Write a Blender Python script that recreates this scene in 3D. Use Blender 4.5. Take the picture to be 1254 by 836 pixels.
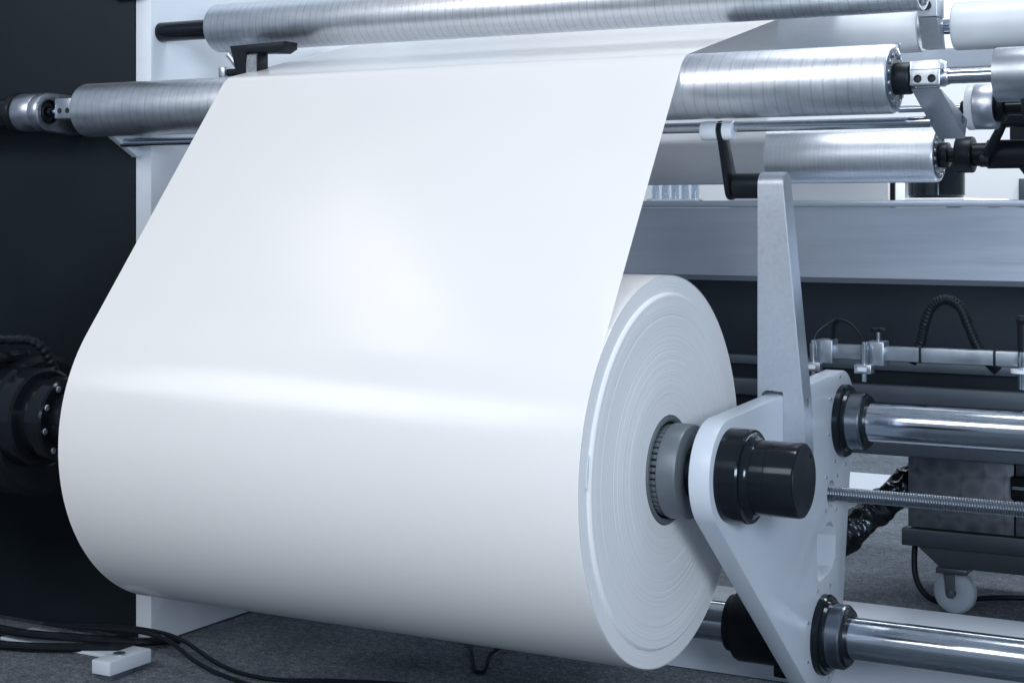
import bpy, bmesh, math, random
from mathutils import Vector, Matrix
random.seed(7)
R = math.radians
scene = bpy.context.scene
C = scene.collection
for o in list(bpy.data.objects): bpy.data.objects.remove(o)

# ------------------------------------------------------------------ camera, world, lamps
# Machine coordinates: X along the rollers (right), Y away from the viewer, Z up, roll axis at z = ZR above the carpet.
ZR = 0.66
cam_d = bpy.data.cameras.new('camera'); cam = bpy.data.objects.new('camera', cam_d); C.objects.link(cam)
cam.location = (1.388, -3.128, 0.534 + ZR)
cam.rotation_euler = (R(90), 0, 0.5106)
cam_d.sensor_width = 36; cam_d.lens = 2028 / 1254 * 36
cam_d.shift_y = -161 / 1254
cam_d.clip_start = 0.05; cam_d.clip_end = 200
scene.camera = cam

w = bpy.data.worlds.new('World'); scene.world = w; w.use_nodes = True
bg = w.node_tree.nodes['Background']
bg.inputs['Color'].default_value = (0.66, 0.80, 1.0, 1); bg.inputs['Strength'].default_value = 0.40

def area(name, loc, target, sx, sy, power, col=(1, 1, 1)):
    d = bpy.data.lights.new(name, 'AREA'); d.shape = 'RECTANGLE'; d.size = sx; d.size_y = sy
    d.energy = power; d.color = col
    o = bpy.data.objects.new(name, d); C.objects.link(o); o.location = (loc[0], loc[1], loc[2] + ZR)
    v = Vector((target[0], target[1], target[2] + ZR)) - o.location
    o.rotation_euler = v.to_track_quat('-Z', 'Y').to_euler()
    return o
area('hall_or_fill_lamp', (-3.5, -3.7, 2.7), (-0.9, 0.0, 0.2), 2.2, 1.3, 60, (1.0, 0.985, 0.97))
area('hall_or_fill_lamp', (-0.3, -3.9, 2.6), (-0.5, 0.0, 0.2), 2.4, 1.3, 66, (1.0, 0.985, 0.97))
area('hall_or_fill_lamp', (2.4, -3.1, 1.0), (0.0, 0.5, 0.6), 0.9, 0.9, 108, (0.80, 0.90, 1.0))  # low fill beside the camera, placed to brighten end face and rear film
area('hall_or_fill_lamp', (0.3, 0.9, 3.3), (0.0, 1.0, 0.9), 1.2, 0.8, 48, (0.94, 0.97, 1.0))  # added overhead fill, shines through the web onto the rear film
area('hall_or_fill_lamp', (1.3, 3.5, 2.0), (-0.5, 1.2, 0.9), 1.2, 0.8, 80, (0.92, 0.96, 1.0))  # added fill behind the rollers, backlights the translucent rear film
area('hall_or_fill_lamp', (-0.5, 5.0, 3.6), (-0.5, 6.4, 0.3), 4.0, 1.5, 170, (0.92, 0.96, 1.0))
for k in range(2):                                                   # two narrow warm strip lamps on the hall ceiling
    sl_ = area('hall_strip_lamp', (-2.42 - .24 * k, -1.00 - .15 * k, 3.2), (-2.42 - .24 * k, -1.00 - .15 * k, 0), 0.10, 0.75, 3.2, (1.0, 0.82, 0.68))
    sl_.rotation_euler = (0, 0, R(32))

vs = scene.view_settings
scene.display_settings.display_device = 'sRGB'
vs.view_transform = 'Standard'; vs.look = 'None'; vs.exposure = 0; vs.gamma = 1; vs.use_curve_mapping = False

# ------------------------------------------------------------------ materials
class NT:
    def __init__(s, name):
        s.m = bpy.data.materials.new(name); s.m.use_nodes = True
        s.t = s.m.node_tree; s.b = s.t.nodes['Principled BSDF']
    def n(s, typ, **kw):
        q = s.t.nodes.new(typ)
        for k, v in kw.items(): setattr(q, k, v)
        return q
    def link(s, a, b): s.t.links.new(a, b)
    def math(s, op, a, b=None, c=None):
        q = s.n('ShaderNodeMath', operation=op)
        for i, v in enumerate((a, b, c)):
            if v is None: continue
            if isinstance(v, (int, float)): q.inputs[i].default_value = v
            else: s.link(v, q.inputs[i])
        return q.outputs[0]
    def coords(s, scale=(1, 1, 1)):
        tc = s.n('ShaderNodeTexCoord'); mp = s.n('ShaderNodeMapping'); mp.inputs['Scale'].default_value = scale
        s.link(tc.outputs['Object'], mp.inputs['Vector']); return mp.outputs['Vector']
    def noise(s, vec, scale, detail=4, rough=.55):
        q = s.n('ShaderNodeTexNoise'); q.inputs['Scale'].default_value = scale
        q.inputs['Detail'].default_value = detail; q.inputs['Roughness'].default_value = rough
        if vec is not None: s.link(vec, q.inputs['Vector'])
        return q.outputs['Fac']
    def ramp(s, fac, stops):
        q = s.n('ShaderNodeValToRGB'); e = q.color_ramp.elements
        while len(e) < len(stops): e.new(.5)
        for el, (p, c) in zip(e, stops):
            el.position = p; el.color = (c[0], c[1], c[2], 1) if isinstance(c, (tuple, list)) else (c, c, c, 1)
        s.link(fac, q.inputs['Fac']); return q.outputs['Color']
    def maprange(s, fac, a, b, c, d):
        q = s.n('ShaderNodeMapRange'); s.link(fac, q.inputs[0])
        for i, v in enumerate((a, b, c, d)): q.inputs[i + 1].default_value = v
        return q.outputs[0]
    def bump(s, h, strength, dist=.002):
        q = s.n('ShaderNodeBump'); q.inputs['Strength'].default_value = strength; q.inputs['Distance'].default_value = dist
        s.link(h, q.inputs['Height']); s.link(q.outputs['Normal'], s.b.inputs['Normal'])
    def set(s, **kw):
        for k, v in kw.items():
            k = k.replace('_', ' ')
            s.b.inputs[k].default_value = v
        return s

def col4(c): return (c[0], c[1], c[2], 1)
def painted(name, c, rough=.4, var=.1, nscale=9, bump=.05, metallic=0, spec=.5, fine=180, coat=0):
    t = NT(name); t.set(Metallic=metallic)
    t.b.inputs['Specular IOR Level'].default_value = spec
    t.b.inputs['Coat Weight'].default_value = coat
    if max(c) < .05: t.b.inputs['Specular Tint'].default_value = (.72, .86, 1, 1)
    v = t.coords()
    n1 = t.noise(v, nscale, 5); n2 = t.noise(v, fine, 2)
    lo = tuple(x * (1 - var) for x in c); hi = tuple(min(1, x * (1 + var)) for x in c)
    t.link(t.ramp(n1, [(.3, lo), (.7, hi)]), t.b.inputs['Base Color'])
    t.link(t.maprange(n1, .3, .7, rough * .82, rough * 1.18), t.b.inputs['Roughness'])
    t.bump(n2, bump, .0006)
    return t.m

def brushed(name, c, rough, pitch=None, groove=.35, axis_stretch=(3, 60, 60), turned=True, aniso=.5, patch=.05, lines=1.0, metallic=1.0, bump=.05, spec=.5):
    """turned metal: circumferential brushing, optional helical groove round the local X axis"""
    t = NT(name); t.set(Metallic=metallic)
    tc = t.n('ShaderNodeTexCoord'); sep = t.n('ShaderNodeSeparateXYZ'); t.link(tc.outputs['Object'], sep.inputs[0])
    x, y, z = sep.outputs
    ang = t.math('MULTIPLY', t.math('ARCTAN2', z, y), 1 / (2 * math.pi))
    comb = t.n('ShaderNodeCombineXYZ')
    t.link(t.math('MULTIPLY', x, 1.0), comb.inputs[0]); t.link(t.math('MULTIPLY', y, .08), comb.inputs[1]); t.link(t.math('MULTIPLY', z, .08), comb.inputs[2])
    nb = t.noise(comb.outputs[0], 260, 3, .7)                     # brushing rings
    npch = t.noise(t.coords((4, 14, 14)), 3.2, 4, .6)             # handling patches
    hgt = t.math('MULTIPLY', nb, .04 * lines)
    base = t.ramp(npch, [(.25, tuple(k * (1 - patch) for k in c)), (.75, tuple(min(1, k * (1 + patch)) for k in c))])
    mr = t.n('ShaderNodeMixRGB', blend_type='MULTIPLY'); mr.inputs[0].default_value = .38 if pitch else .2
    t.link(base, mr.inputs[1]); t.link(t.ramp(nb, [(.35, .72), (.65, 1.0)]), mr.inputs[2]); base = mr.outputs[0]
    if pitch:
        ph = t.math('FRACT', t.math('ADD', t.math('DIVIDE', x, pitch), ang))
        d = t.math('ABSOLUTE', t.math('SUBTRACT', ph, .5))
        g = t.maprange(d, 0.0, .10, 1.0, 0.0)                      # 1 in the groove
        hgt = t.math('SUBTRACT', hgt, t.math('MULTIPLY', g, groove * 3))
        mx = t.n('ShaderNodeMixRGB', blend_type='MULTIPLY'); t.link(t.math('MULTIPLY', g, groove * .8), mx.inputs[0])
        t.link(base, mx.inputs[1]); mx.inputs[2].default_value = (.45, .48, .52, 1); base = mx.outputs[0]
    t.link(base, t.b.inputs['Base Color'])
    rr = t.math('ADD', t.maprange(npch, .3, .7, rough * .92, rough * 1.1), t.math('MULTIPLY', nb, .06))
    t.link(rr, t.b.inputs['Roughness'])
    t.b.inputs['Specular IOR Level'].default_value = spec
    if not metallic: t.b.inputs['Specular Tint'].default_value = (.72, .86, 1, 1)
    t.b.inputs['Anisotropic'].default_value = aniso
    if aniso:
        tg = t.n('ShaderNodeTangent', direction_type='RADIAL', axis='X'); t.link(tg.outputs[0], t.b.inputs['Tangent'])
    t.bump(hgt, bump, .0008)
    return t.m

def film_mat():
    t = NT('glossy white film'); t.set(Roughness=.26)
    v = t.coords((1, 1, 1))
    n1 = t.noise(t.coords((.8, 2.2, 2.2)), 1.4, 3, .5)
    t.link(t.ramp(n1, [(.3, (.825, .822, .825)), (.7, (.845, .842, .84))]), t.b.inputs['Base Color'])
    t.link(t.maprange(t.noise(v, 2.5, 2), .3, .7, .18, .24), t.b.inputs['Roughness'])
    return t.m
def edge_mat():
    t = NT('paper layers seen end on')
    tc = t.n('ShaderNodeTexCoord'); sep = t.n('ShaderNodeSeparateXYZ'); t.link(tc.outputs['Object'], sep.inputs[0])
    x, y, z = sep.outputs
    rad = t.math('SQRT', t.math('ADD', t.math('POWER', y, 2.0), t.math('POWER', z, 2.0)))
    wob = t.math('MULTIPLY', t.noise(tc.outputs['Object'], 2.0, 2), .006)
    c1 = t.n('ShaderNodeCombineXYZ'); t.link(t.math('ADD', rad, wob), c1.inputs[0])
    n1 = t.noise(c1.outputs[0], 210, 5, .8)
    n2 = t.noise(c1.outputs[0], 900, 2, .6)
    f = t.math('ADD', t.math('MULTIPLY', n1, .7), t.math('MULTIPLY', n2, .3))
    t.link(t.ramp(f, [(.34, (.52, .545, .58)), (.47, (.72, .735, .76)), (.62, (.80, .81, .825))]), t.b.inputs['Base Color'])
    t.set(Roughness=.55)
    t.bump(f, .3, .001)
    return t.m
def carpet_mat():
    t = NT('grey needle felt carpet'); v = t.coords()
    a = t.noise(v, 170, 4, .75); b = t.noise(v, 5, 5, .65); c_ = t.noise(v, 48, 4, .7)
    f = t.math('ADD', t.math('MULTIPLY', a, .6), t.math('ADD', t.math('MULTIPLY', b, .12), t.math('MULTIPLY', c_, .28)))
    t.link(t.ramp(f, [(.38, (.036, .044, .055)), (.5, (.10, .118, .14)), (.61, (.22, .25, .285))]), t.b.inputs['Base Color'])
    t.set(Roughness=.95); t.b.inputs['Specular IOR Level'].default_value = .15
    t.bump(f, .8, .004)
    return t.m
def turned_panel():
    t = NT('engine turned dark steel'); t.set(Metallic=.85)
    v = t.coords((16, 16, 16))
    vo = t.n('ShaderNodeTexVoronoi'); vo.inputs['Scale'].default_value = 1.0; vo.inputs['Randomness'].default_value = .25
    t.link(v, vo.inputs['Vector'])
    t.link(t.ramp(vo.outputs['Distance'], [(.0, (.15, .17, .20)), (.5, (.25, .275, .31)), (.8, (.10, .12, .14))]), t.b.inputs['Base Color'])
    t.link(t.maprange(vo.outputs['Distance'], 0, .8, .3, .5), t.b.inputs['Roughness'])
    t.bump(vo.outputs['Distance'], .3, .004)
    return t.m

M = {}
M['film'] = film_mat()
def translucent(m, k):                                              # thin film lets some light through
    t = m.node_tree; tr_ = t.nodes.new('ShaderNodeBsdfTranslucent'); mx = t.nodes.new('ShaderNodeMixShader')
    tr_.inputs['Color'].default_value = (.86, .87, .88, 1); mx.inputs[0].default_value = k
    out = t.nodes['Material Output']; pr = t.nodes['Principled BSDF']
    t.links.new(pr.outputs[0], mx.inputs[1]); t.links.new(tr_.outputs[0], mx.inputs[2]); t.links.new(mx.outputs[0], out.inputs['Surface'])
M['film_web'] = M['film'].copy(); translucent(M['film_web'], .22)
M['edge'] = edge_mat()
M['rear_film'] = painted('white film on the rear rollers', (.78, .80, .83), .35, .03, 3, .03)
translucent(M['rear_film'], .5)
M['steel_roller'] = brushed('turned aluminium roller with spiral groove', (.76, .80, .86), .33, .026, .45, bump=.07)
M['steel_roller2'] = brushed('turned aluminium roller with fine spiral', (.74, .78, .84), .33, .0215, .55, bump=.07)
M['steel_roller3'] = brushed('turned aluminium roller brushed', (.70, .745, .81), .34, .012, .25)
M['alu'] = brushed('machined aluminium', (.50, .545, .61), .30, None)
M['chrome'] = brushed('hard chromed shaft', (.50, .55, .62), .11, None, lines=.35, aniso=.35, patch=.08)
M['rod'] = brushed('polished rod', (.52, .57, .64), .14, None, lines=.2, aniso=0)
M['screw'] = brushed('threaded steel', (.22, .25, .29), .33, None, lines=.2, aniso=0)
M['arm'] = painted('ground steel plate', (.46, .505, .57), .38, .05, 140, .08, metallic=.75)
M['white'] = painted('white machine paint', (.52, .57, .645), .34, .035, 3, .05)
M['white_side'] = painted('white machine frame paint', (.64, .70, .78), .32, .04, 2, .03)
M['blackgloss'] = brushed('black oxide steel', (.008, .010, .013), .10, None, lines=.5, metallic=0, aniso=0, patch=.2, bump=.02, spec=.28)
M['black'] = painted('black plastic', (.0075, .0095, .0125), .42, .2, 14, .06, spec=.25)
M['rubber'] = painted('black rubber cable', (.007, .009, .012), .42, .2, 30, .1, spec=.22)
M['panel'] = painted('black painted panel', (.0085, .0125, .0165), .5, .12, 3, .04, spec=.18)
M['beam'] = painted('blue grey cross beam', (.32, .37, .45), .38, .08, 2.5, .05, metallic=.3)
def streaked(name, c, rough, metallic):
    t = NT(name); t.set(Metallic=metallic)
    n1 = t.noise(t.coords((.7, 9, 9)), 3.0, 5, .6); n2 = t.noise(t.coords((2, 140, 140)), 2.0, 3, .6)
    f = t.math('ADD', t.math('MULTIPLY', n1, .6), t.math('MULTIPLY', n2, .4))
    t.link(t.ramp(f, [(.35, tuple(k * .93 for k in c)), (.65, tuple(k * 1.07 for k in c))]), t.b.inputs['Base Color'])
    t.link(t.maprange(f, .3, .7, rough * .85, rough * 1.15), t.b.inputs['Roughness']); return t.m
M['beam'] = streaked('rolled steel cross beam', (.36, .41, .49), .36, .55)
M['darkpanel'] = painted('dark cabinet panel', (.019, .024, .031), .42, .2, 3, .04, spec=.28)
M['midgrey'] = painted('mid grey steel', (.09, .11, .14), .42, .12, 4, .06, metallic=.4)
M['bar'] = painted('brushed bar', (.33, .375, .435), .36, .08, 25, .06, metallic=.8)
M['chuck'] = painted('grey steel chuck', (.15, .17, .195), .42, .15, 9, .06, metallic=.45)
M['core'] = painted('grey core tube', (.10, .115, .135), .6, .15, 18, .08)
M['whiteplastic'] = painted('white nylon', (.66, .71, .77), .4, .05, 12, .03)
M['collar'] = brushed('dark turned steel', (.20, .23, .27), .2, None, lines=.5)
M['nylon'] = painted('milky nylon wheel', (.28, .33, .39), .4, .1, 10, .04)
M['hole'] = painted('dark bore', (.008, .009, .011), .6, .1, 10, .02)
M['carpet'] = carpet_mat()
M['turned'] = turned_panel()
M['wall'] = painted('white hall wall', (.80, .82, .85), .6, .03, 1, .02)
M['cart'] = painted('dark steel trolley', (.10, .118, .142), .36, .15, 4, .05, metallic=.7)
M['bag'] = painted('black plastic wrap', (.012, .014, .017), .22, .3, 20, .2)
M['label'] = painted('grey printed label', (.20, .22, .25), .5, .3, 120, .02)
M['clear'] = NT('clear plastic').set(Roughness=.08).m
_b = M['clear'].node_tree.nodes['Principled BSDF']; _b.inputs['Transmission Weight'].default_value = .85
_b.inputs['Base Color'].default_value = (.75, .82, .9, 1); _b.inputs['IOR'].default_value = 1.3

# ------------------------------------------------------------------ helpers
def finish(bm, name, mat, parent=None, smooth=True, ang=25):
    me = bpy.data.meshes.new(name)
    bmesh.ops.recalc_face_normals(bm, faces=bm.faces)
    bm.to_mesh(me); bm.free()
    me.polygons.foreach_set('use_smooth', [smooth] * len(me.polygons))
    if smooth: me.set_sharp_from_angle(angle=R(ang))
    me.materials.append(mat)
    o = bpy.data.objects.new(name, me); C.objects.link(o)
    if parent is not None: o.parent = parent
    return o
def tag(o, label=None, cat=None, group=None, kind=None):
    if label: o['label'] = label
    if cat: o['category'] = cat
    if group: o['group'] = group
    if kind: o['kind'] = kind
    return o
def thing(name, label, cat, loc=(0, 0, 0), group=None):
    o = bpy.data.objects.new(name, None); C.objects.link(o); o.location = loc; o.empty_display_size = .05
    return tag(o, label, cat, group)
def lathe_bm(prof, n=64, y=0, z=0, caps=True, arc=None, bm=None):
    """revolve [(x, r)] round the X axis through (y, z)"""
    bm = bm or bmesh.new(); rings = []
    for x, r in prof:
        rings.append([bm.verts.new((x, y + r * math.cos(2 * math.pi * k / n), z + r * math.sin(2 * math.pi * k / n))) for k in range(n)])
    for a, b in zip(rings, rings[1:]):
        for k in range(n): bm.faces.new((a[k], a[(k + 1) % n], b[(k + 1) % n], b[k]))
    if caps:
        if prof[0][1] > 1e-5: bm.faces.new(rings[0])
        if prof[-1][1] > 1e-5: bm.faces.new(rings[-1][::-1])
    return bm
def bevel_prof(x0, x1, r, b=.002):
    return [(x0, r - b), (x0 + b * .3, r - b * .3), (x0 + b, r), (x1 - b, r), (x1 - b * .3, r - b * .3), (x1, r - b)]
def box_bm(x0, x1, y0, y1, z0, z1, bev=.002, seg=2, bm=None):
    b2 = bmesh.new(); bmesh.ops.create_cube(b2, size=1)
    for v in b2.verts:
        v.co = Vector(((x0 + x1) / 2 + v.co.x * (x1 - x0), (y0 + y1) / 2 + v.co.y * (y1 - y0), (z0 + z1) / 2 + v.co.z * (z1 - z0)))
    if bev: bmesh.ops.bevel(b2, geom=list(b2.edges), offset=bev, segments=seg, affect='EDGES', profile=.5)
    if bm is None: return b2
    me = bpy.data.meshes.new('t'); b2.to_mesh(me); b2.free(); bm.from_mesh(me); bpy.data.meshes.remove(me)
    return bm
def prism_bm(poly, a0, a1, axis='x', bev=.0015):
    """extrude a polygon: axis x -> poly (y,z); y -> poly (x,z); z -> poly (x,y)"""
    def p(u, v, a): return {'x': (a, u, v), 'y': (u, a, v), 'z': (u, v, a)}[axis]
    bm = bmesh.new()
    A = [bm.verts.new(p(u, v, a0)) for u, v in poly]; B = [bm.verts.new(p(u, v, a1)) for u, v in poly]
    f0 = bm.faces.new(A); f1 = bm.faces.new(B[::-1]); n = len(poly)
    for k in range(n): bm.faces.new((A[k], B[k], B[(k + 1) % n], A[(k + 1) % n]))
    bmesh.ops.recalc_face_normals(bm, faces=bm.faces)
    if bev:
        ed = [e for e in bm.edges if (e.verts[0] in A) == (e.verts[1] in A)]
        bmesh.ops.bevel(bm, geom=ed, offset=bev, segments=2, affect='EDGES', profile=.5)
    return bm
def spline(pts, sub=8):
    P = [Vector(p) for p in pts]; out = []
    for i in range(len(P) - 1):
        p0 = P[max(i - 1, 0)]; p1 = P[i]; p2 = P[i + 1]; p3 = P[min(i + 2, len(P) - 1)]
        for k in range(sub):
            t = k / sub
            out.append(.5 * ((2 * p1) + (p2 - p0) * t + (2 * p0 - 5 * p1 + 4 * p2 - p3) * t * t + (3 * p1 - p0 - 3 * p2 + p3) * t ** 3))
    out.append(P[-1]); return out
def tube_bm(pts, r, n=12, sub=8, rfun=None, bm=None):
    path = spline(pts, sub) if sub else [Vector(p) for p in pts]
    bm = bm or bmesh.new(); rings = []; t0 = (path[1] - path[0]).normalized()
    nrm = t0.orthogonal().normalized()
    for i, p in enumerate(path):
        t = (path[min(i + 1, len(path) - 1)] - path[max(i - 1, 0)]).normalized()
        nrm = (nrm - t * nrm.dot(t)).normalized(); bn = t.cross(nrm)
        rr = r if rfun is None else rfun(i, len(path))
        rings.append([bm.verts.new(p + (nrm * math.cos(2 * math.pi * k / n) + bn * math.sin(2 * math.pi * k / n)) * rr) for k in range(n)])
    for a, b in zip(rings, rings[1:]):
        for k in range(n): bm.faces.new((a[k], a[(k + 1) % n], b[(k + 1) % n], b[k]))
    bm.faces.new(rings[0]); bm.faces.new(rings[-1][::-1])
    return bm
def cut(o, cutters, solver='EXACT'):
    for cb in cutters:
        me = bpy.data.meshes.new('c'); bmesh.ops.recalc_face_normals(cb, faces=cb.faces); cb.to_mesh(me); cb.free()
        co = bpy.data.objects.new('c', me); C.objects.link(co); co.parent = o.parent
        md = o.modifiers.new('b', 'BOOLEAN'); md.operation = 'DIFFERENCE'; md.solver = solver; md.object = co
        bpy.context.view_layer.update()
        dg = bpy.context.evaluated_depsgraph_get()
        nm = bpy.data.meshes.new_from_object(o.evaluated_get(dg)); o.modifiers.clear()
        old = o.data; o.data = nm; nm.name = o.name
        bpy.data.objects.remove(co); bpy.data.meshes.remove(me); bpy.data.meshes.remove(old)
    o.data.polygons.foreach_set('use_smooth', [True] * len(o.data.polygons)); o.data.set_sharp_from_angle(angle=R(25))
def hull_circles(cs, n=40):
    pts = []
    for y, z, r in cs:
        pts += [(y + r * math.cos(2 * math.pi * k / n), z + r * math.sin(2 * math.pi * k / n)) for k in range(n)]
    pts = sorted(set(pts))
    def half(ps):
        h = []
        for p in ps:
            while len(h) > 1 and (h[-1][0] - h[-2][0]) * (p[1] - h[-2][1]) - (h[-1][1] - h[-2][1]) * (p[0] - h[-2][0]) <= 1e-9: h.pop()
            h.append(p)
        return h
    a = half(pts); b = half(pts[::-1]); return a[:-1] + b[:-1]
_bolt = {}
def bolt(parent, loc, r=.005, axis='x', h=.004, mat='alu', name='bolt'):
    """socket head screw, shared mesh"""
    key = (r, axis, h, mat)
    if key not in _bolt:
        bm = lathe_bm([(-.002, r), (h * .75, r), (h, r * .8), (h, r * .5), (h * .4, r * .45), (h * .4, 0.00001)], 14, caps=False)
        if axis == 'y': bmesh.ops.rotate(bm, verts=bm.verts, matrix=Matrix.Rotation(-math.pi / 2, 3, 'Z'))
        if axis == 'z': bmesh.ops.rotate(bm, verts=bm.verts, matrix=Matrix.Rotation(-math.pi / 2, 3, 'Y'))
        o = finish(bm, name, M[mat], parent); _bolt[key] = o.data
    else:
        o = bpy.data.objects.new(name, _bolt[key]); C.objects.link(o); o.parent = parent
    o.location = loc; return o
def lat(name, prof, mat, parent, n=64, y=0, z=0, caps=True): return finish(lathe_bm(prof, n, y, z, caps), name, M[mat], parent)
def bx(name, a, mat, parent, bev=.002): return finish(box_bm(*a, bev=bev), name, M[mat], parent)

# ------------------------------------------------------------------ the setting
FZ = -ZR
g = finish(box_bm(-9, 7, -5, 11, FZ - .05, FZ, 0), 'carpet_floor', M['carpet'], None, False); tag(g, kind='structure')
bm = box_bm(-9, 6, 7.0, 7.1, FZ, 3.2, 0); wl = finish(bm, 'hall_wall', M['wall'], None, False)
tag(wl, 'plain white wall far behind the machine', 'wall', kind='structure')
t = tag(finish(box_bm(-4.5, 2.5, 3.45, 4.1, FZ + .002, FZ + .02, .003), 'floor_strip', M['white'], None, False), kind='structure')

# ------------------------------------------------------------------ left side of the machine
L = 1.30; RR = .40
IY, IZ, IR = .215, .802, .0715
fr = thing('side_frame', 'tall white side frame plate beside the black panel on the left', 'machine frame', (-1.72, .345, FZ))
p = finish(box_bm(-.026, .03, 0, 2.6, 0.004, 2.9, .004), 'plate', M['white_side'], fr)
finish(lathe_bm([(.028, .012), (.034, .012), (.036, .010)], 20, .13, 1.485), 'plug', M['black'], fr)
finish(lathe_bm([(.028, .022), (.052, .022), (.054, .020)], 24, .27, 1.50), 'plug', M['black'], fr)
pn = thing('front_panel', 'large matt black cover panel at the far left', 'panel', (-1.747, .3425, FZ))
finish(box_bm(-1.6, 0, 0, .06, .018, 2.9, .003), 'cover', M['panel'], pn)
finish(box_bm(-.05, .012, -.02, .004, .012, .045, .004), 'corner_clip', M['black'], pn)
finish(box_bm(-.07, .03, -.03, -.001, 1.775, 1.85, .006), 'cable_clip', M['black'], pn)

# gusset that carries the rod, and idler bearing bracket
gs = thing('gusset_plate', 'small light triangular gusset plate under the long roller, left end', 'bracket', (-1.745, .34, .70))
finish(prism_bm([(-.16, .06), (.015, .06), (.015, -.012), (-.01, -.022)], 0, .022, 'x'), 'plate', M['white'], gs)
bolt(gs, (.022, -.06, .018), .006, 'x', .004, 'alu')
bolt(gs, (.022, .0, .03), .006, 'x', .004, 'alu')

br = thing('bearing_bracket', 'aluminium ring bearing bracket on the black panel, left of the long roller', 'bracket', (-1.95, IY, IZ))
ring = hull_circles([(0, 0, .052), (.115, .02, .03), (.115, -.03, .03)])
pl = finish(prism_bm(ring, -.02, .012, 'x', .002), 'plate', M['alu'], br); cut(pl, [lathe_bm([(-.1, .034), (.1, .034)], 40)])
lat('bearing_housing', bevel_prof(-.092, -.021, .052, .004), 'alu', br)
lat('bore', [(-.02, .0338), (-.018, .026), (.006, .026), (.006, .016), (-.018, .016)], 'black', br, caps=False)
lat('seal_ring', bevel_prof(-.112, -.093, .056, .004), 'black', br)
lat('shaft', [(-.6, .044), (-.113, .044), (-.112, .04)], 'blackgloss', br)

def clamp_block(parent, x0, x1, h=.05, d=.05, mat='alu', dark=True):
    b = finish(box_bm(x0, x1, -d / 2, d / 2, -h * .35, h * .65, .003), 'clamp_block', M[mat], parent)
    wd = x1 - x0
    cut(b, [(lambda cb: (bmesh.ops.rotate(cb, verts=cb.verts, matrix=Matrix.Rotation(math.pi / 2, 3, 'Z'), cent=(0, 0, 0)), bmesh.ops.translate(cb, verts=cb.verts, vec=(xx, 0, -.004)), cb)[2])(lathe_bm([(-d, .0085), (-d / 2 + .012, .0085), ], 20)) for xx in (x0 + wd * .27, x0 + wd * .73)])
    for xx in (x0 + wd * .27, x0 + wd * .73):
        cb = lathe_bm([(0, .0082), (.004, .0082), (.005, .004)], 16)
        bmesh.ops.rotate(cb, verts=cb.verts, matrix=Matrix.Rotation(-math.pi / 2, 3, 'Z'))
        bmesh.ops.translate(cb, verts=cb.verts, vec=(xx, -d / 2 + .012, -.004)); finish(cb, 'screw_head', M['hole'], b)
        bolt(b, (xx, 0, h * .65), .006, 'z', .0015, 'alu')
    finish(box_bm(x0 - .001, x1 + .001, -d / 2 - .0006, d / 2, h * .27, h * .29, 0), 'split_line', M['hole'], b)
    return b

# ------------------------------------------------------------------ rollers
def end_bolts(parent, x, rb, n, r):
    for k in range(n):
        a = 2 * math.pi * (k + .5) / n; bolt(parent, (x, rb * math.cos(a), rb * math.sin(a)), r, 'x', .004, 'alu')

ro = thing('idler_roller', 'long brushed steel roller that the white film bends over', 'roller', (0, IY, IZ))
x0, x1 = -1.80, .414
lat('shell', [(x0, IR - .012), (x0 + .0005, IR - .004), (x0 + .003, IR - .0012), (x0 + .008, IR), (x1 - .006, IR), (x1 - .001, IR - .0015), (x1, IR - .004), (x1, IR - .010)], 'steel_roller', ro, 96, caps=False)
fl = lat('end_flange', [(x1 - .01, IR - .0105), (x1 + .002, IR - .0105), (x1 + .002, .03)], 'midgrey', ro, caps=False)
end_bolts(fl, x1 + .002, .052, 14, .0055)
lat('hub', bevel_prof(x1 - .002, x1 + .036, .033, .003), 'black', ro)
bolt(ro, (x1 + .012, -.02, .062), .005, 'z', .008, 'alu')
clamp_block(ro, x1 + .038, x1 + .10, .052, .055)
lat('shaft', [(x1 + .09, .0145), (x1 + .20, .0145), (x1 + .25, .0145)], 'rod', ro, 32)
lat('shaft_collar', bevel_prof(x1 + .098, x1 + .112, .0165, .002), 'alu', ro, 32)
lat('shaft', [(x0 - .16, .0105), (x0 + .01, .0105)], 'rod', ro, 24)
b = finish(box_bm(x0 - .092, x0 - .004, -.028, .028, -.022, .034, .003), 'clamp_block', M['alu'], ro)
for xx in (x0 - .074, x0 - .046):
    cb = lathe_bm([(0, .0078), (.003, .0078), (.003, .004)], 16); bmesh.ops.rotate(cb, verts=cb.verts, matrix=Matrix.Rotation(math.pi / 2, 3, 'Z'))
    bmesh.ops.translate(cb, verts=cb.verts, vec=(xx, -.0282, .0)); finish(cb, 'screw_head', M['hole'], b)
lat('end_cap', [(x0 + .004, IR - .013), (x0 - .002, .03), (x0 - .003, .005)], 'alu', ro, caps=False)

TY, TZ, TR = .385, 1.023, .065
ro = thing('guide_roller', 'brushed steel roller along the top with a black shaft end', 'roller', (0, TY, TZ))
lat('shell', [(-1.49, TR - .012), (-1.4895, TR - .003), (-1.482, TR), (.42, TR), (.425, TR - .003), (.425, TR - .010)], 'steel_roller2', ro, 96, caps=False)
lat('shaft', [(-1.688, .027), (-1.49, .027)], 'blackgloss', ro, 40)
lat('end_cap', [(-1.489, .054), (-1.491, .03)], 'midgrey', ro, caps=False)
fl = lat('end_flange', [(.42, TR - .0105), (.4265, TR - .0105), (.4265, .02)], 'midgrey', ro, caps=False); end_bolts(fl, .4265, .047, 12, .005)
lat('shaft', [(.42, .026), (.95, .026)], 'blackgloss', ro, 40)

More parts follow.
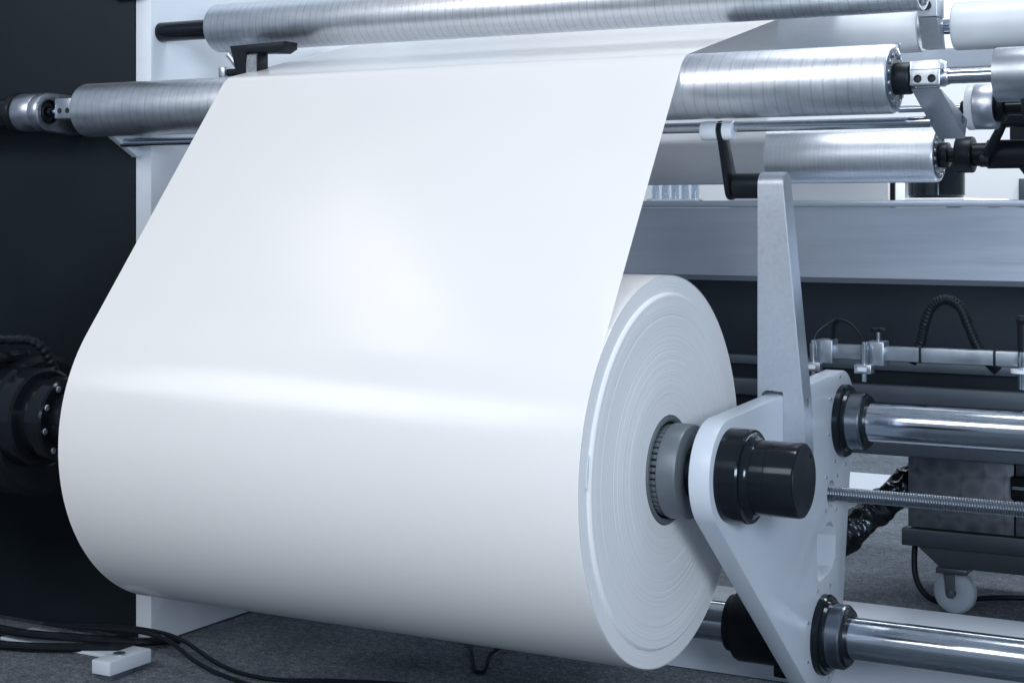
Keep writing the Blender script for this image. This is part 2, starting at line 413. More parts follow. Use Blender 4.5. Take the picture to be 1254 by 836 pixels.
QY, QZ, QR = 1.2, .677, .0715
ro = thing('rear_roller', 'shorter steel roller behind the polished rod, half wrapped in film', 'roller', (0, QY, QZ))
lat('shell', [(-1.5, QR), (.238, QR), (.245, QR - .003), (.245, QR - .010)], 'steel_roller3', ro, 96, caps=False)
fl = lat('end_flange', [(.24, QR - .0105), (.247, QR - .0105), (.247, .02)], 'midgrey', ro, caps=False); end_bolts(fl, .247, .053, 16, .005)
lat('hub', bevel_prof(.246, .272, .033, .003) , 'black', ro, 40); bolt(ro, (.259, -.031, -.012), .005, 'y', .004, 'alu').rotation_euler = (0, 0, math.pi)
lat('shaft', [(.27, .019), (.31, .019)], 'black', ro, 32)
lat('coupling', bevel_prof(.292, .336, .047, .004), 'black', ro, 56)
lat('shaft_sleeve', [(.336, .03), (.37, .03), (.372, .037), (.85, .037)], 'black', ro, 48)
h = finish(tube_bm([(.375, -.05, -.015), (.40, -.06, .03), (.425, -.066, .075)], .009, 12, 5, lambda i, n: .0085 + .004 * math.sin(math.pi * i / n)), 'lever_handle', M['black'], ro)
lat('handle_boss', bevel_prof(.362, .388, .016, .003), 'black', h, 24, -.048, -.018)

WY, WZ, WR = 1.3, 1.022, .064
ro = thing('film_roller', 'pale matt roller at the top right behind the aluminium bracket', 'roller', (0, WY, WZ))
lat('shell', [(-1.5, WR), (.172, WR), (.175, WR - .003), (.175, .02)], 'whiteplastic', ro, 80, caps=False)
lat('shell', [(.262, .02), (.262, WR - .003), (.266, WR), (.95, WR)], 'whiteplastic', ro, 80, caps=False)
lat('shaft', [(.17, .02), (.27, .02)], 'rod', ro, 24)
wb = thing('roller_bracket', 'narrow aluminium bracket with a dark bore between two pale rollers', 'bracket', (.219, 1.27, .96))
bb = finish(box_bm(-.026, .026, -.09, -.02, .078, .3, .003), 'upper_block', M['alu'], wb)
finish(prism_bm([(-.089, .077), (-.03, .077), (.0, .0), (-.045, .0)], -.025, .025, 'x', .002), 'lower_leg', M['arm'], wb)
cb = lathe_bm([(0, .013), (.003, .013), (.003, .008)], 24); bmesh.ops.rotate(cb, verts=cb.verts, matrix=Matrix.Rotation(-math.pi / 2, 3, 'Z')); bmesh.ops.translate(cb, verts=cb.verts, vec=(-.002, -.0935, .108)); finish(cb, 'bore', M['hole'], bb)
pb = thing('rear_rail', 'pale horizontal rail below the pale roller at the top right', 'rail', (.3, 1.5, .93))
finish(box_bm(-.45, .6, 0, .05, 0, .055, .004), 'bar', M['white'], pb)

# film on the rear rollers: over the pale roller's front and round the lower roller
def sheet_bm(path, xl, xr, nx=2):
    bm = bmesh.new(); rows = []
    for i, (y, z) in enumerate(path):
        a, b_ = xl(i), xr(i)
        rows.append([bm.verts.new((a + (b_ - a) * k / nx, y, z)) for k in range(nx + 1)])
    for p, q in zip(rows, rows[1:]):
        for k in range(nx): bm.faces.new((p[k], p[k + 1], q[k + 1], q[k]))
    return bm
rs = thing('rear_film', 'second white film running over the rollers behind the long roller', 'film', (0, QY, QZ))
path = []
for k in range(13):
    a = R(70 + 100 * k / 12); path.append((WY - QY + (WR + .001) * math.cos(a), WZ - QZ + (WR + .001) * math.sin(a)))
for k in range(21):
    a = R(168 + 150 * k / 20); path.append(((QR + .0012) * math.cos(a), (QR + .0012) * math.sin(a)))
so = finish(sheet_bm(path, lambda i: -1.45, lambda i: -.213), 'sheet', M['rear_film'], rs, ang=60)

# ------------------------------------------------------------------ the big roll and its film
rl = thing('film_roll', 'huge wound roll of glossy white film filling the picture', 'film roll', (0, 0, 0))
lat('wound_body', [(-L, .12), (-L, RR - .002), (-L + .002, RR - .0012), (-.003, RR - .0012), (-.0006, RR - .003), (-.0006, .34)], 'film', rl, 256, caps=False)
prof = []; r = RR - .0015; x = -.0005
prof.append((x, r))
rng = random.Random(3)
while r > .366:
    r -= .0011; prof.append((x + rng.uniform(-.00015, .00015), r))
prof += [(-.002, .3655), (-.0025, .3642), (.002, .3632), (.0045, .3610)]
r = .3605
while r > .113:
    r -= rng.choice([.0012, .0018, .0026]); prof.append((.0052 + .004 * math.sin(r * 40) * .2 + rng.uniform(-.00014, .00014) + (rng.random() < .06) * -.0005, max(r, .1125)))
prof.append((-.05, .1120))
ef = lat('end_face', prof, 'edge', rl, 200, caps=False)
# torn sliver at the outer windings
sl = bmesh.new(); pts = []
for k in range(15):
    a = R(168 + 10 * k / 14); wdt = .0045 * math.sin(math.pi * (k + .5) / 15)
    pts.append((sl.verts.new((-.0005, .372 * math.cos(a), .372 * math.sin(a))), sl.verts.new((.004, (.372 - wdt) * math.cos(a), (.372 - wdt) * math.sin(a)))))
for p, q in zip(pts, pts[1:]): sl.faces.new((p[0], p[1], q[1], q[0]))
o = finish(sl, 'loose_edge', M['white'], rl); md = o.modifiers.new('s', 'SOLIDIFY'); md.thickness = .0015
lat('core_tube', [(-.09, .098), (-.003, .098), (.006, .0995), (.009, .104), (.008, .1095), (.0, .1118), (-.09, .1118)], 'core', rl, 96, caps=False)

d = math.hypot(IY, IZ); th = math.atan2(IZ, IY) + math.acos((RR - IR) / d)      # front tangent normal
ny, nz = math.cos(th), math.sin(th)
up = math.atan2(.236, 1.0)                                                      # slope of the film going back
IRf, RRf = IR + .0012, RR + .0004
path = []
a_top = math.pi / 2 + up
ty0, tz0 = IY + IRf * math.cos(a_top), IZ + IRf * math.sin(a_top)
LB, RB = 1.36, .05                                                   # run back to an added, hidden turning roller, then straight up
ry, rz = ty0 + LB * math.cos(up) - RB * math.sin(up), tz0 + LB * math.sin(up) + RB * math.cos(up)
for k in range(6): path.append((ry + RB, rz + 1.2 * (1 - k / 6)))
for k in range(12):
    a = (-math.pi / 2 + up) * k / 12; path.append((ry + RB * math.cos(a), rz + RB * math.sin(a)))
for k in range(10):
    s = 1 - k / 10; path.append((ty0 + LB * s * math.cos(up), tz0 + LB * s * math.sin(up)))
a_end = th
for k in range(25):
    a = a_top + (a_end - a_top) * k / 24; path.append((IY + IRf * math.cos(a), IZ + IRf * math.sin(a)))
nI = len(path) - 1
pa = path[-1]; pb_ = (RRf * ny, RRf * nz)
for k in range(1, 24): path.append((pa[0] + (pb_[0] - pa[0]) * k / 24, pa[1] + (pb_[1] - pa[1]) * k / 24))
nR = len(path)
for k in range(121):
    a = th + R(348) * k / 120; path.append((RRf * math.cos(a), RRf * math.sin(a)))
def frac(i): return 0 if i <= nI else min(1, (i - nI) / (nR - nI))
o = finish(sheet_bm(path, lambda i: -1.290 + (-L + 1.290) * frac(i), lambda i: -.035 * (1 - frac(i)), 40), 'film_web', M['film_web'], rl, ang=70)

trn = thing('added_turning_roller', 'unseen added steel roller that turns the film upward', 'roller', (0, ry, rz))  # unseen, added so light from behind gets under the film to the rear sheet
lat('shell', [(-1.6, .02), (-1.6, RB - .003), (-1.597, RB - .0008), (.35, RB - .0008), (.353, RB - .003), (.353, .02)], 'alu', trn, 64, caps=False)
lat('shaft', [(-1.688, .02), (.95, .02)], 'rod', trn, 24)
# ------------------------------------------------------------------ swing arm, chuck
ar = thing('swing_arm', 'white swing arm plate with a black spindle holding the roll', 'machine arm', (0, 0, 0))
XA, XB = .097, .142
pl = finish(prism_bm(hull_circles([(0, 0, .115), (.715, .062, .088), (.571, -.448, .14)], 72), XA, XB, 'x', .003), 'side_plate', M['white'], ar)
cut(pl, [prism_bm([(.529, -.214), (.60, -.195), (.628, -.196), (.652, -.212), (.662, -.235), (.657, -.285), (.640, -.304), (.612, -.314), (.545, -.322), (.532, -.312)], 0, .3, 'x', 0),
         lathe_bm([(0, .031), (.3, .031)], 32, .63, -.131)])
lat('spindle_housing', [(XB, .095), (.186, .095), (.190, .093), (.191, .089), (.191, .082), (.197, .076)], 'blackgloss', ar, 96)
lat('spindle_groove', [(.190, .086), (.197, .079), (.203, .0765), (.206, .0755)], 'blackgloss', ar, 96, caps=False)
lat('spindle_cap', [(.196, .0745), (.2335, .0745), (.2342, .0738), (.235, .0738), (.2358, .0745), (.290, .0745), (.2935, .0735), (.295, .071)], 'blackgloss', ar, 96)
lat('end_disc', [(.2951, .0695), (.2962, .069), (.2964, .001)], 'black', ar, 64, caps=False)
for a in (R(50), R(-65)): bolt(ar, (.2955, .058 * math.cos(a), .058 * math.sin(a)), .004, 'x', .002, 'blackgloss')
for (cy, cz, rr_, n_, ph) in ((.715, .031, .108, 8, .2), (.571, -.448, .115, 8, .35), (.63, -.131, .055, 4, .7)):
    for k in range(n_):
        a = ph + 2 * math.pi * k / n_; yy, zz = cy + rr_ * math.cos(a), cz + rr_ * math.sin(a)
        if yy < .77: bolt(ar, (XB, yy, zz), .0042, 'x', .002, 'alu')
ck = thing('core_chuck', 'grey toothed chuck gripping the core of the roll', 'chuck', (0, 0, 0))
lat('chuck_body', [(.014, .086), (.016, .093), (.019, .097), (.054, .097), (.059, .095), (.061, .090), (.062, .055)], 'chuck', ck, 96)
lat('neck', [(.06, .056), (XA, .056)], 'blackgloss', ck, 48)
lat('backing', [(-.06, .086), (.014, .086)], 'hole', ck, 64)
bt = box_bm(-.007, .009, -.006, .0045, -.0048, .0048, .0022)
first = finish(bt, 'tooth', M['core'], ck)
for k in range(44):
    a = 2 * math.pi * k / 44
    o = first if k == 0 else bpy.data.objects.new('tooth', first.data)
    if k: C.objects.link(o); o.parent = ck
    o.location = (.008, .0895 * math.cos(a), .0895 * math.sin(a)); o.rotation_euler = (a, 0, 0)

# ------------------------------------------------------------------ steel lever with its link to the rod
lv = thing('steel_lever', 'upright tapered grey steel lever bolted over the swing arm', 'lever', (0, 0, 0))
Y0, Y1 = .302, .358; zt = .617; rad = (Y1 - Y0) / 2
def xr(z): return .141 + (.193 - .141) * max(0, min(1, (.60 - z) / .53))
outl = [(Y0, 0.0)] + [(Y0, zz) for zz in (.1, .2, .3, .4, .5)]
for k in range(0, 13):
    a = math.pi - math.pi * k / 12; outl.append(((Y0 + Y1) / 2 + rad * math.cos(a), zt - rad + rad * math.sin(a)))
outl += [(Y1, zz) for zz in (.5, .4, .3, .2, .1)] + [(Y1, 0.0)]
bm = bmesh.new()
A = [bm.verts.new((.083, y, z)) for y, z in outl]; B = [bm.verts.new((xr(z), y, z)) for y, z in outl]
fa = bm.faces.new(A); fb = bm.faces.new(B[::-1])
for k in range(len(outl)): bm.faces.new((A[k], B[k], B[(k + 1) % len(outl)], A[(k + 1) % len(outl)]))
bmesh.ops.recalc_face_normals(bm, faces=bm.faces)
bmesh.ops.bevel(bm, geom=[e for e in bm.edges if (e.verts[0] in A) == (e.verts[1] in A)], offset=.0015, segments=2, affect='EDGES')
ba = finish(bm, 'blade', M['arm'], lv)
cut(ba, [prism_bm([(.0925, -.1), (.1425, -.1), (.1425, .128), (.1415, .136), (.140, .140), (.103, .140), (.0955, .136), (.0925, .128)], .2, .5, 'y', 0),
         lathe_bm([(.16, .010), (.3, .010)], 24, .33, .115)])
finish(lathe_bm([(.02, .026), (.022, .028), (.083, .028)], 40, .33, .587), 'pivot_pin', M['black'], lv)
finish(prism_bm(hull_circles([(.276, .710, .020), (.332, .584, .028)]), .004, .016, 'x', .002), 'link', M['black'], lv)
rd = thing('guide_rod', 'thin polished rod under the long roller with a white clamp', 'rod', (0, .28, .716))
lat('rod', [(-1.735, .0118), (.471, .0118), (.473, .0105)], 'rod', rd, 32)
cl = lat('clamp', bevel_prof(-.036, .040, .0215, .004), 'whiteplastic', rd, 48, -.004, -.008)
cut(cl, [box_bm(.003, .017, -.05, .03, -.05, .008, 0), lathe_bm([(-.2, .0115), (.2, .0115)], 24)])

# ------------------------------------------------------------------ idler right-hand support
sb = thing('support_bar', 'dark edged steel bar slanting back from the roller end clamp', 'bracket', (.482, .215, .78))
def bar_poly():
    (ya, za), (yb, zb) = (-.022, -.002), (.19, -.095); dx, dz = yb - ya, zb - za; l = math.hypot(dx, dz); nx_, nz_ = -dz / l * .045, dx / l * .045
    return [(ya, za), (yb, zb), (yb + nx_, zb + nz_), (ya + nx_ - .0, za + .004)]
bb = finish(prism_bm(bar_poly(), -.029, .029, 'x', .003), 'bar', M['arm'], sb)
bolt(bb, (.029, .165, -.055), .009, 'x', .002, 'midgrey')
bt_ = thing('bearing_drum', 'bright steel bearing drum at the right edge beside the roller shaft', 'bearing', (.62, IY, IZ))
lat('drum', bevel_prof(.0, .3, .054, .003), 'alu', bt_, 72)
lat('lower_boss', bevel_prof(.05, .3, .05, .004), 'black', bt_, 48, .03, -.045)
b2 = thing('rear_bearing', 'smaller steel bearing with a white disc behind the slanting bar', 'bearing', (.5, .5, .757))
lat('white_disc', bevel_prof(-.006, .012, .05, .003), 'whiteplastic', b2, 56)
lat('drum', bevel_prof(.012, .056, .0495, .002), 'alu', b2, 56)
lat('dark_ring', bevel_prof(.056, .074, .034, .003), 'black', b2, 48)
lat('shaft', [(-.16, .008), (-.02, .008)], 'rod', b2, 24); lat('shaft_nut', bevel_prof(-.022, -.006, .015, .003), 'black', b2, 8)
lat('axle', [(.074, .02), (.5, .02)], 'blackgloss', b2, 32)
bolt(b2, (.065, -.034, .0), .005, 'y', .004, 'alu').rotation_euler = (0, 0, math.pi)
dk = thing('black_bracket', 'black angled bracket plate at the right edge above the cross beam', 'bracket', (.4, 1.34, .56))
finish(prism_bm([(-.005, .115), (.06, .03), (.06, -.03), (.6, -.03), (.6, .22), (-.005, .22)], 0, .03, 'y', .002), 'plate', M['darkpanel'], dk)
dk = thing('black_housing', 'black machine housing between bearing and rear roller at right edge', 'housing', (.4, 1.1, .70))
finish(box_bm(-.02, .55, .02, .12, .045, .13, .01), 'body', M['black'], dk)

# ------------------------------------------------------------------ rear cross members
cb = thing('cross_beam', 'wide blue grey cross beam behind the steel lever', 'beam', (0, 1.12, .34))
finish(prism_bm([(.02, 0), (0, .015), (.004, .115), (-.004, .19), (-.004, .2), (.12, .2), (.12, 0)], -1.66, .95, 'x', .002), 'web_plate', M['beam'], cb)
finish(box_bm(-1.66, .95, -.018, .12, .201, .219, .004), 'top_lip', M['beam'], cb)
dp = thing('dark_cabinet', 'dark cabinet front under the cross beam', 'cabinet', (0, 1.55, -.12))
finish(box_bm(-1.66, .95, 0, .3, .0, .62, .004), 'front', M['darkpanel'], dp)
finish(box_bm(-1.66, .95, -.03, -.002, .195, .222, .004), 'rail', M['midgrey'], dp)
finish(box_bm(-1.66, .95, -.05, -.002, .105, .155, .006), 'rail', M['midgrey'], dp)
finish(box_bm(-1.66, .95, -.04, -.002, -.045, .025, .008), 'lower_rail', M['midgrey'], dp)

# ------------------------------------------------------------------ shafts
def shaft(name, label, y, z, r, rf, xleft, sleeve):
    s = thing(name, label, 'shaft', (0, y, z))
    lat('rod', [(xleft, r), (.95, r)], 'chrome', s, 72)
    f = lat('flange', [(XB - .001, rf), (XB + .012, rf), (XB + .016, rf - .003), (XB + .017, rf - .01), (XB + .024, rf - .012), (XB + .024, r)], 'blackgloss', s, 72, caps=False)
    lat('collar', [(XB + .02, rf * .80), (XB + .055, rf * .80), (XB + .058, rf * .78), (XB + .060, rf * .74), (XB + .056, rf * .66), (XB + .056, r * 1.02)], 'collar', s, 72, caps=False)
    lat('seal', [(XB + .0605, rf * .74), (XB + .066, rf * .70), (XB + .066, r * 1.005)], 'black', s, 72, caps=False)
    for k in range(6):
        a = .4 + 2 * math.pi * k / 6; bolt(f, (XB + .056, rf * .69 * math.cos(a), rf * .69 * math.sin(a)), .0035, 'x', .003, 'black')
    if sleeve:
        lat('sleeve', [(-.085, r), (-.085, .066), (-.07, .068), (-.062, .068), (-.0615, .083), (-.055, .086), (.09, .086), (XA, .086)], 'black', s, 64, caps=False)
        finish(box_bm(.03, XA - .002, -.03, .03, -.108, -.08, .006), 'stop_block', M['black'], s)
    return s
shaft('guide_shaft', 'upper polished shaft running right from the swing arm plate', .715, .031, .0475, .086, XA + .01, False)
shaft('guide_shaft', 'lower polished shaft near the floor through the swing arm plate', .571, -.448, .0475, .092, -1.66, True)

sc = thing('lead_screw', 'threaded lead screw between the two polished shafts', 'screw', (0, .63, -.131))
bm = bmesh.new(); rows = []; px = .0062; ns = 20; nx_ = int((.95 - .11) / px * 6)
for i in range(nx_ + 1):
    x = .11 + px * i / 6
    ring = []
    for k in range(ns):
        f = (x / px + k / ns) % 1.0; rr_ = .0145 + .0028 * (1 - abs(2 * f - 1))
        a = 2 * math.pi * k / ns; ring.append(bm.verts.new((x, rr_ * math.cos(a), rr_ * math.sin(a))))
    rows.append(ring)
for p, q in zip(rows, rows[1:]):
    for k in range(ns): bm.faces.new((p[k], p[(k + 1) % ns], q[(k + 1) % ns], q[k]))
finish(bm, 'thread', M['screw'], sc)
lat('nut', [(XA - .02, .03), (XA + .012, .03), (XA + .012, .014)], 'midgrey', sc, 40, caps=False)

# ------------------------------------------------------------------ base beam on the floor
bb = thing('base_beam', 'pale base beam lying on the carpet behind the lower shaft', 'beam', (0, .86, FZ))
finish(prism_bm([(0, .002), (0, .135), (.008, .155), (.03, .165), (.25, .165), (.27, .155), (.27, .002)], -1.66, .95, 'x', .001), 'beam', M['white'], bb)

# ------------------------------------------------------------------ sensor bar
sn = thing('sensor_bar', 'square aluminium bar with two clamped sensors above the upper shaft', 'sensor bar', (0, .8, .17))
finish(box_bm(.03, .95, 0, .03, 0, .034, .002), 'bar', M['bar'], sn)
def sensor(x):
    c = finish(box_bm(x - .012, x + .030, -.012, .036, -.012, .046, .003), 'clamp', M['bar'], sn)
    finish(box_bm(x - .034, x + .008, -.042, -.0125, -.030, -.008, .002), 'sensor_foot', M['alu'], sn)
    s = thing_part = finish(bmv([(-.05, .006), (-.03, .006), (-.0299, .0085), (-.005, .0085), (.002, .0085), (.024, .0095), (.036, .0095), (.038, .006), (.046, .006)], x - .013, -.027), 'sensor', M['rod'], sn)
    finish(box_bm(x - .025, x - .003, -.0432, -.0418, -.024, -.014, 0), 'type_plate', M['whiteplastic'], sn)
    return c
def bmv(prof, x, y, n=24):
    b_ = lathe_bm(prof, n); bmesh.ops.rotate(b_, verts=b_.verts, matrix=Matrix.Rotation(-math.pi / 2, 3, 'Y'), cent=(0, 0, 0)); bmesh.ops.translate(b_, verts=b_.verts, vec=(x, y, 0)); return b_
c1 = sensor(.062); c2 = sensor(.19)
for c_, x in ((c2, .20),):
    finish(bmv([(.046, .005), (.07, .005)], x, .012), 'knob_stem', M['rod'], sn)
    k = bmesh.new(); pts = [((.016 + .003 * math.cos(7 * a)) * math.cos(a) + x, (.016 + .003 * math.cos(7 * a)) * math.sin(a) + .012) for a in [2 * math.pi * i / 56 for i in range(56)]]
    finish(prism_bm(pts, .068, .078, 'z', .002), 'star_knob', M['black'], sn)
for x in (.305, .48):
    tb = box_bm(x - .003, x + .003, -.002, .032, -.002, .036, .001); finish(tb, 'cable_tie', M['black'], sn)
finish(bmv([(-.05, .011), (.0, .011), (.01, .013), (.04, .012)], .55, -.02), 'post', M['rod'], sn)
finish(bmv([(-.012, .028), (-.004, .028)], .55, -.02), 'washer', M['whiteplastic'], sn)
finish(bmv([(.03, .012), (.1, .013), (.11, .018), (.12, .014)], .55, -.02), 'grip', M['black'], sn)
cbl = tube_bm([(.05, -.027, .045), (.058, -.02, .066), (.085, -.005, .09), (.105, .0, .096), (.14, -.01, .085), (.165, -.024, .062), (.177, -.027, .046)], .0032, 8, 8)
finish(cbl, 'sensor_cable', M['rubber'], sn)
finish(tube_bm([(.105, 0, .096), (.09, .01, .08), (.085, .014, .05), (.085, .016, .032)], .006, 8, 6), 'sensor_cable', M['rubber'], sn)
ho = thing('corrugated_hose', 'black corrugated hose arching up behind the sensor bar', 'hose', (0, .88, .18))
pts = [(.262, 0, -.02), (.285, 0, .03), (.293, 0, .07), (.312, 0, .118), (.345, 0, .137), (.380, 0, .120), (.402, 0, .072), (.42, 0, .03), (.448, 0, -.01), (.47, 0, -.03)]
finish(tube_bm(pts, .0125, 16, 22, lambda i, n: .0126 if (i // 2) % 2 else .0116), 'hose', M['rubber'], ho)

# ------------------------------------------------------------------ trolley cabinet
tr = thing('trolley', 'dark steel cabinet trolley on a nylon caster at the right', 'trolley', (0, 1.75, FZ))
finish(box_bm(.007, .316, 0, .5, .253, .56, .003), 'cabinet_panel', M['turned'], tr)
finish(box_bm(.321, .70, 0, .5, .253, .56, .003), 'cabinet_panel', M['turned'], tr)
finish(box_bm(.02, .68, .02, .49, .245, .55, 0), 'carcass', M['hole'], tr)
finish(box_bm(-.01, .72, -.012, .52, .198, .249, .004), 'deck', M['cart'], tr)
finish(prism_bm([(.035, .197), (.10, .142), (.72, .142), (.72, .197)], .0, .5, 'y', .002), 'skirt', M['cart'], tr)
h = finish(box_bm(.312, .44, -.03, -.005, .36, .43, .008), 'handle', M['black'], tr); finish(box_bm(.318, .44, -.034, -.0305, .392, .402, .001), 'handle_trim', M['rod'], h)
ca = finish(box_bm(.092, .182, -.01, .09, .126, .1415, .002), 'caster_plate', M['cart'], tr)
def turn(b_): bmesh.ops.rotate(b_, verts=b_.verts, matrix=Matrix.Rotation(R(80), 3, 'Z')); bmesh.ops.translate(b_, verts=b_.verts, vec=(.138, .035, .066)); return b_
wh = finish(turn(lathe_bm([(-.020, .012), (-.024, .03), (-.022, .046), (-.018, .058), (-.010, .064), (.010, .064), (.018, .058), (.022, .046), (.024, .03), (.020, .012)], 56, caps=False)), 'wheel', M['nylon'], ca)
for sd in (-1, 1):
    finish(turn(prism_bm([(-.012, .06), (-.012, -.008), (-.006, -.014), (.008, -.014), (.014, -.008), (.022, .06)], sd * .029 - .0022, sd * .029 + .0022, 'x', .001)), 'fork', M['midgrey'], ca)
finish(turn(lathe_bm([(-.034, .007), (.034, .007)], 16)), 'axle', M['alu'], ca)
lp = thing('cable_loop', 'black cable looping to the floor under the trolley corner', 'cable', (0, 1.8, FZ))
finish(tube_bm([(.012, .02, .22), (.012, .0, .14), (.025, -.01, .08), (.06, .0, .035), (.10, .05, .02), (.2, .2, .012), (.4, .3, .012)], .009, 10, 8), 'cable', M['rubber'], lp)
# wrapped duct
du = thing('wrapped_duct', 'thick black wrapped cable duct slanting behind the swing arm', 'duct', (0, 1.75, 0))
rg = random.Random(5)
from mathutils import noise as mn
bm = tube_bm([(-.36, -.1, -.58), (-.24, -.02, -.50), (-.13, .05, -.40), (-.04, .1, -.31), (.03, .22, -.25), (.1, .7, -.2), (.3, 1.0, -.2)], .048, 40, 30)
for v in bm.verts:
    q = v.co * 26; v.co += (mn.noise_vector(q) * .011 + mn.noise_vector(q * 2.7) * .007)
finish(bm, 'wrap', M['bag'], du, ang=80)
# ------------------------------------------------------------------ left spindle drive
dr = thing('spindle_drive', 'black spindle drive with bright bolts at the left end of the roll', 'drive', (0, 0, 0))
lat('drive_body', [(-2.6, .155), (-1.86, .155), (-1.85, .150), (-1.85, .135), (-1.80, .135), (-1.79, .128), (-1.74, .128), (-1.735, .12), (-1.735, .10), (-1.69, .10)], 'blackgloss', dr, 72)
f = lat('chuck_flange', [(-1.69, .11), (-1.655, .11), (-1.65, .105), (-1.65, .08), (-1.25, .075)], 'blackgloss', dr, 72)
for k in range(10):
    a = 2 * math.pi * k / 10 + .2; bolt(f, (-1.652, .094 * math.cos(a), .094 * math.sin(a)), .0085, 'x', .007, 'alu')
for k in range(7):
    a = 2 * math.pi * k / 7 + .4; bolt(dr, (-1.848, .143 * math.cos(a), .143 * math.sin(a)), .006, 'x', .005, 'midgrey')
finish(box_bm(-2.1, -1.83, -.09, .05, .14, .172, .012), 'terminal_box', M['blackgloss'], dr)
finish(tube_bm([(-2.2, -.02, .2), (-2.0, -.03, .195), (-1.85, -.03, .20), (-1.78, .0, .195), (-1.755, .03, .15), (-1.75, .05, .1)], .014, 12, 14, lambda i, n: .0142 if (i // 2) % 2 else .0118), 'hose', M['rubber'], dr)
finish(lathe_bm([(-2.6, .185), (-1.8, .185), (-1.79, .17), (-1.79, .12)], 64, .06, -.03), 'rear_ring', M['black'], dr)

# ------------------------------------------------------------------ edge sensor near the top left
es = thing('edge_sensor', 'black bracket sensor with a grey label above the film edge', 'sensor', (-1.29, .30, .90))
finish(prism_bm([(-.068, .060), (-.045, -.02), (-.020, -.02), (-.012, .040), (.088, .036), (.108, .046), (.108, .064)], -.03, .03, 'y', .004), 'housing', M['black'], es)
finish(box_bm(-.020, .02, -.024, .02, -.02, .040, .002), 'sensor_body', M['black'], es)
finish(box_bm(-.016, .017, -.0262, -.0241, -.014, .034, 0), 'type_label', M['label'], es)
c_ = finish(box_bm(-.150, -.128, .025, .058, -.016, .012, .003), 'clamp', M['alu'], es)
finish(tube_bm([(-.130, .042, -.002), (-.03, .042, -.002)], .010, 12, 4), 'stem', M['black'], es)
finish(tube_bm([(-.124, .038, .046), (-.118, .038, .040), (-.085, .034, .008)], .010, 12, 4), 'strut', M['alu'], es)
finish(tube_bm([(-.139, .055, -.002), (-.139, .4, -.05)], .008, 12, 2), 'mounting_rod', M['rod'], es)

# ------------------------------------------------------------------ floor things
ft = thing('foot_block', 'white levelling foot block on the carpet at the lower left', 'foot', (-1.575, .1, FZ))
a_ = R(0)
b = finish(box_bm(-.034, .028, -.07, .085, .014, .05, .003), 'block', M['white'], ft)
finish(lathe_bm([(-.0, .016), (.004, .016), (.004, .009)], 20), 'bolt', M['alu'], b).matrix_local = Matrix.Translation((-.005, .0, .050)) @ Matrix.Rotation(-math.pi / 2, 4, 'Y')
finish(box_bm(-.028, .024, -.06, .02, .0, .0135, .002), 'pad', M['midgrey'], ft)
bs = thing('base_plate', 'pale flat base plate edge under the black cables', 'plate', (-1.9, .16, FZ))
finish(box_bm(-.2, .19, .03, .15, .001, .010, .002), 'plate', M['white'], bs)
def cable(label, pts, r, grp='black cables on the carpet'):
    c = thing('floor_cable', label, 'cable', (0, 0, FZ), grp)
    finish(tube_bm([(x, y, z + r) for x, y, z in pts], r, 10, 8), 'cable', M['rubber'], c); return c
cable('thick black hose on the floor along the bottom of the black panel', [(-2.7, .25, .02), (-2.2, .20, .02), (-2.0, .18, .022), (-1.85, .22, .02), (-1.7, .29, .012), (-1.64, .4, .0)], .012)
cable('second thick black hose at the lower left, nearest the viewer', [(-2.7, .12, .0), (-2.15, .11, .0), (-1.95, .13, .004), (-1.8, .2, .004), (-1.68, .27, .004)], .012)
cable('thin black cable crossing over the white foot block', [(-1.95, .21, .055), (-1.8, .22, .058), (-1.68, .24, .064), (-1.54, .235, .056), (-1.40, .2, .02), (-1.25, .18, .0), (-1.0, .12, .0), (-.8, .0, .0)], .006)
cable('thin black cable running along the carpet to the bottom middle', [(-1.98, .25, .04), (-1.8, .26, .055), (-1.66, .27, .062), (-1.52, .265, .054), (-1.35, .235, .012), (-1.2, .235, .0), (-1.05, .30, .0), (-.88, .36, .0), (-.6, .42, .0), (-.3, .44, 0)], .006)
cable('black cable bent in a V under the roll', [(-1.2, .9, .004), (-.95, .78, .01), (-.86, .66, .02), (-.79, .56, .004), (-.765, .545, .002), (-.76, .565, .004), (-.80, .68, .02), (-.78, .85, .01), (-.5, .855, 0)], .0055)

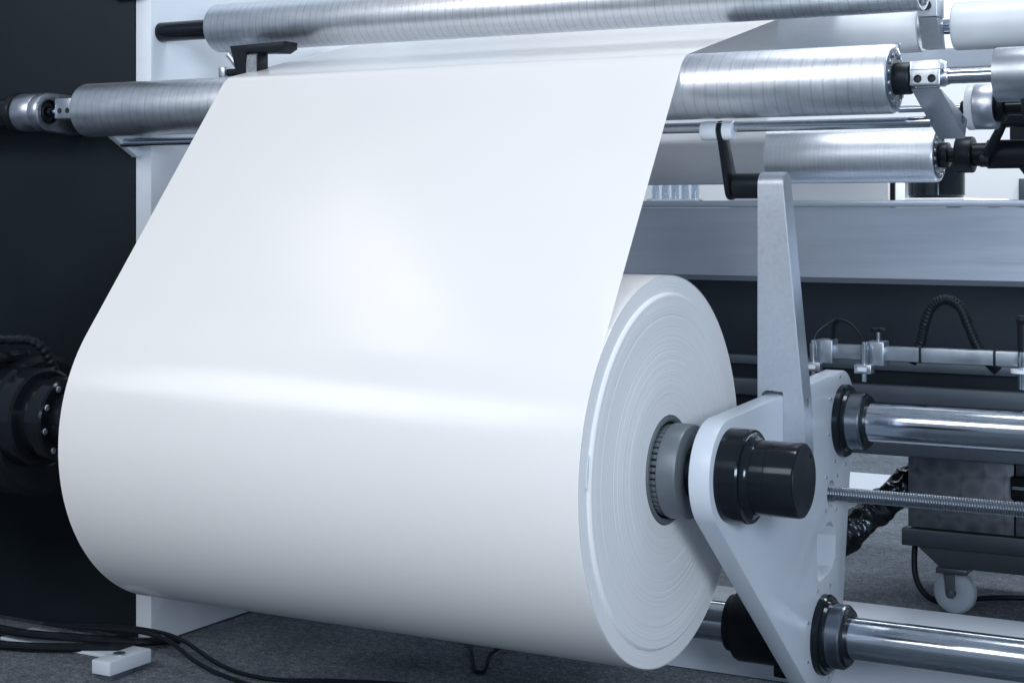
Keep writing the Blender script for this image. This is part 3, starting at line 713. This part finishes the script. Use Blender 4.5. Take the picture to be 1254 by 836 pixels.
# ------------------------------------------------------------------ things seen through the gap above the beam
pt = thing('white_tray', 'white tray standing behind the cross beam between roller and beam', 'tray', (0, 1.9, .45))
finish(box_bm(-.62, -.10, 0, .2, .0, .20, .006), 'tray', M['wall'], pt)
tp = thing('black_post', 'slim black post in the bright gap beside the steel lever', 'post', (-.092, 1.9, .45))
finish(box_bm(0, .014, 0, .014, 0, .25, .001), 'post', M['black'], tp); bolt(tp, (.007, 0, .123), .003, 'y', .003, 'alu').rotation_euler = (0, 0, math.pi)
rk = thing('clear_rack', 'clear plastic rack of small tubes seen beside the film edge', 'rack', (-.70, 1.7, .555))
finish(box_bm(-.12, .05, -.01, .05, 0, .014, .002), 'base', M['clear'], rk)
for k in range(5):
    b_ = lathe_bm([(.012, .013), (.062, .013), (.062, .010), (.014, .010)], 20, caps=False); bmesh.ops.rotate(b_, verts=b_.verts, matrix=Matrix.Rotation(-math.pi / 2, 3, 'Y')); bmesh.ops.translate(b_, verts=b_.verts, vec=(-.1 + .034 * k, .02, 0)); finish(b_, 'tube', M['clear'], rk)
tb = thing('white_table', 'white table far behind in the bright gap', 'table', (-.35, 3.0, FZ))
finish(box_bm(-.55, .30, -.35, .35, 1.205, 1.235, .006), 'top', M['wall'], tb)
for sx in (-.5, .25):
    for sy in (-.3, .3): finish(box_bm(sx - .02, sx + .02, sy - .02, sy + .02, 0, 1.204, .002), 'leg', M['midgrey'], tb)
tu = thing('pale_tub', 'pale round tub standing on the white table', 'tub', (-.42, 2.95, .577))
b_ = lathe_bm([(0, .10), (.004, .105), (.08, .112), (.09, .115)], 40); bmesh.ops.rotate(b_, verts=b_.verts, matrix=Matrix.Rotation(-math.pi / 2, 3, 'Y')); finish(b_, 'tub', M['white'], tu)
dm = thing('dark_drum', 'glossy dark drum beside the pale tub on the white table', 'drum', (-.20, 2.85, .577))
b_ = lathe_bm([(0, .095), (.01, .10), (.13, .10), (.15, .085), (.152, .02)], 48); bmesh.ops.rotate(b_, verts=b_.verts, matrix=Matrix.Rotation(-math.pi / 2, 3, 'Y')); finish(b_, 'drum', M['blackgloss'], dm)
pc = thing('wall_box', 'small grey box on the far white wall', 'box', (-.75, 6.95, .60)); finish(box_bm(-.05, .05, 0, .05, -.05, .12, .004), 'box', M['midgrey'], pc)

# lift the whole machine so that the carpet lies at z = 0
for o in scene.objects:
    if o.parent is None and o.type in ('MESH', 'EMPTY'): o.location.z += ZR
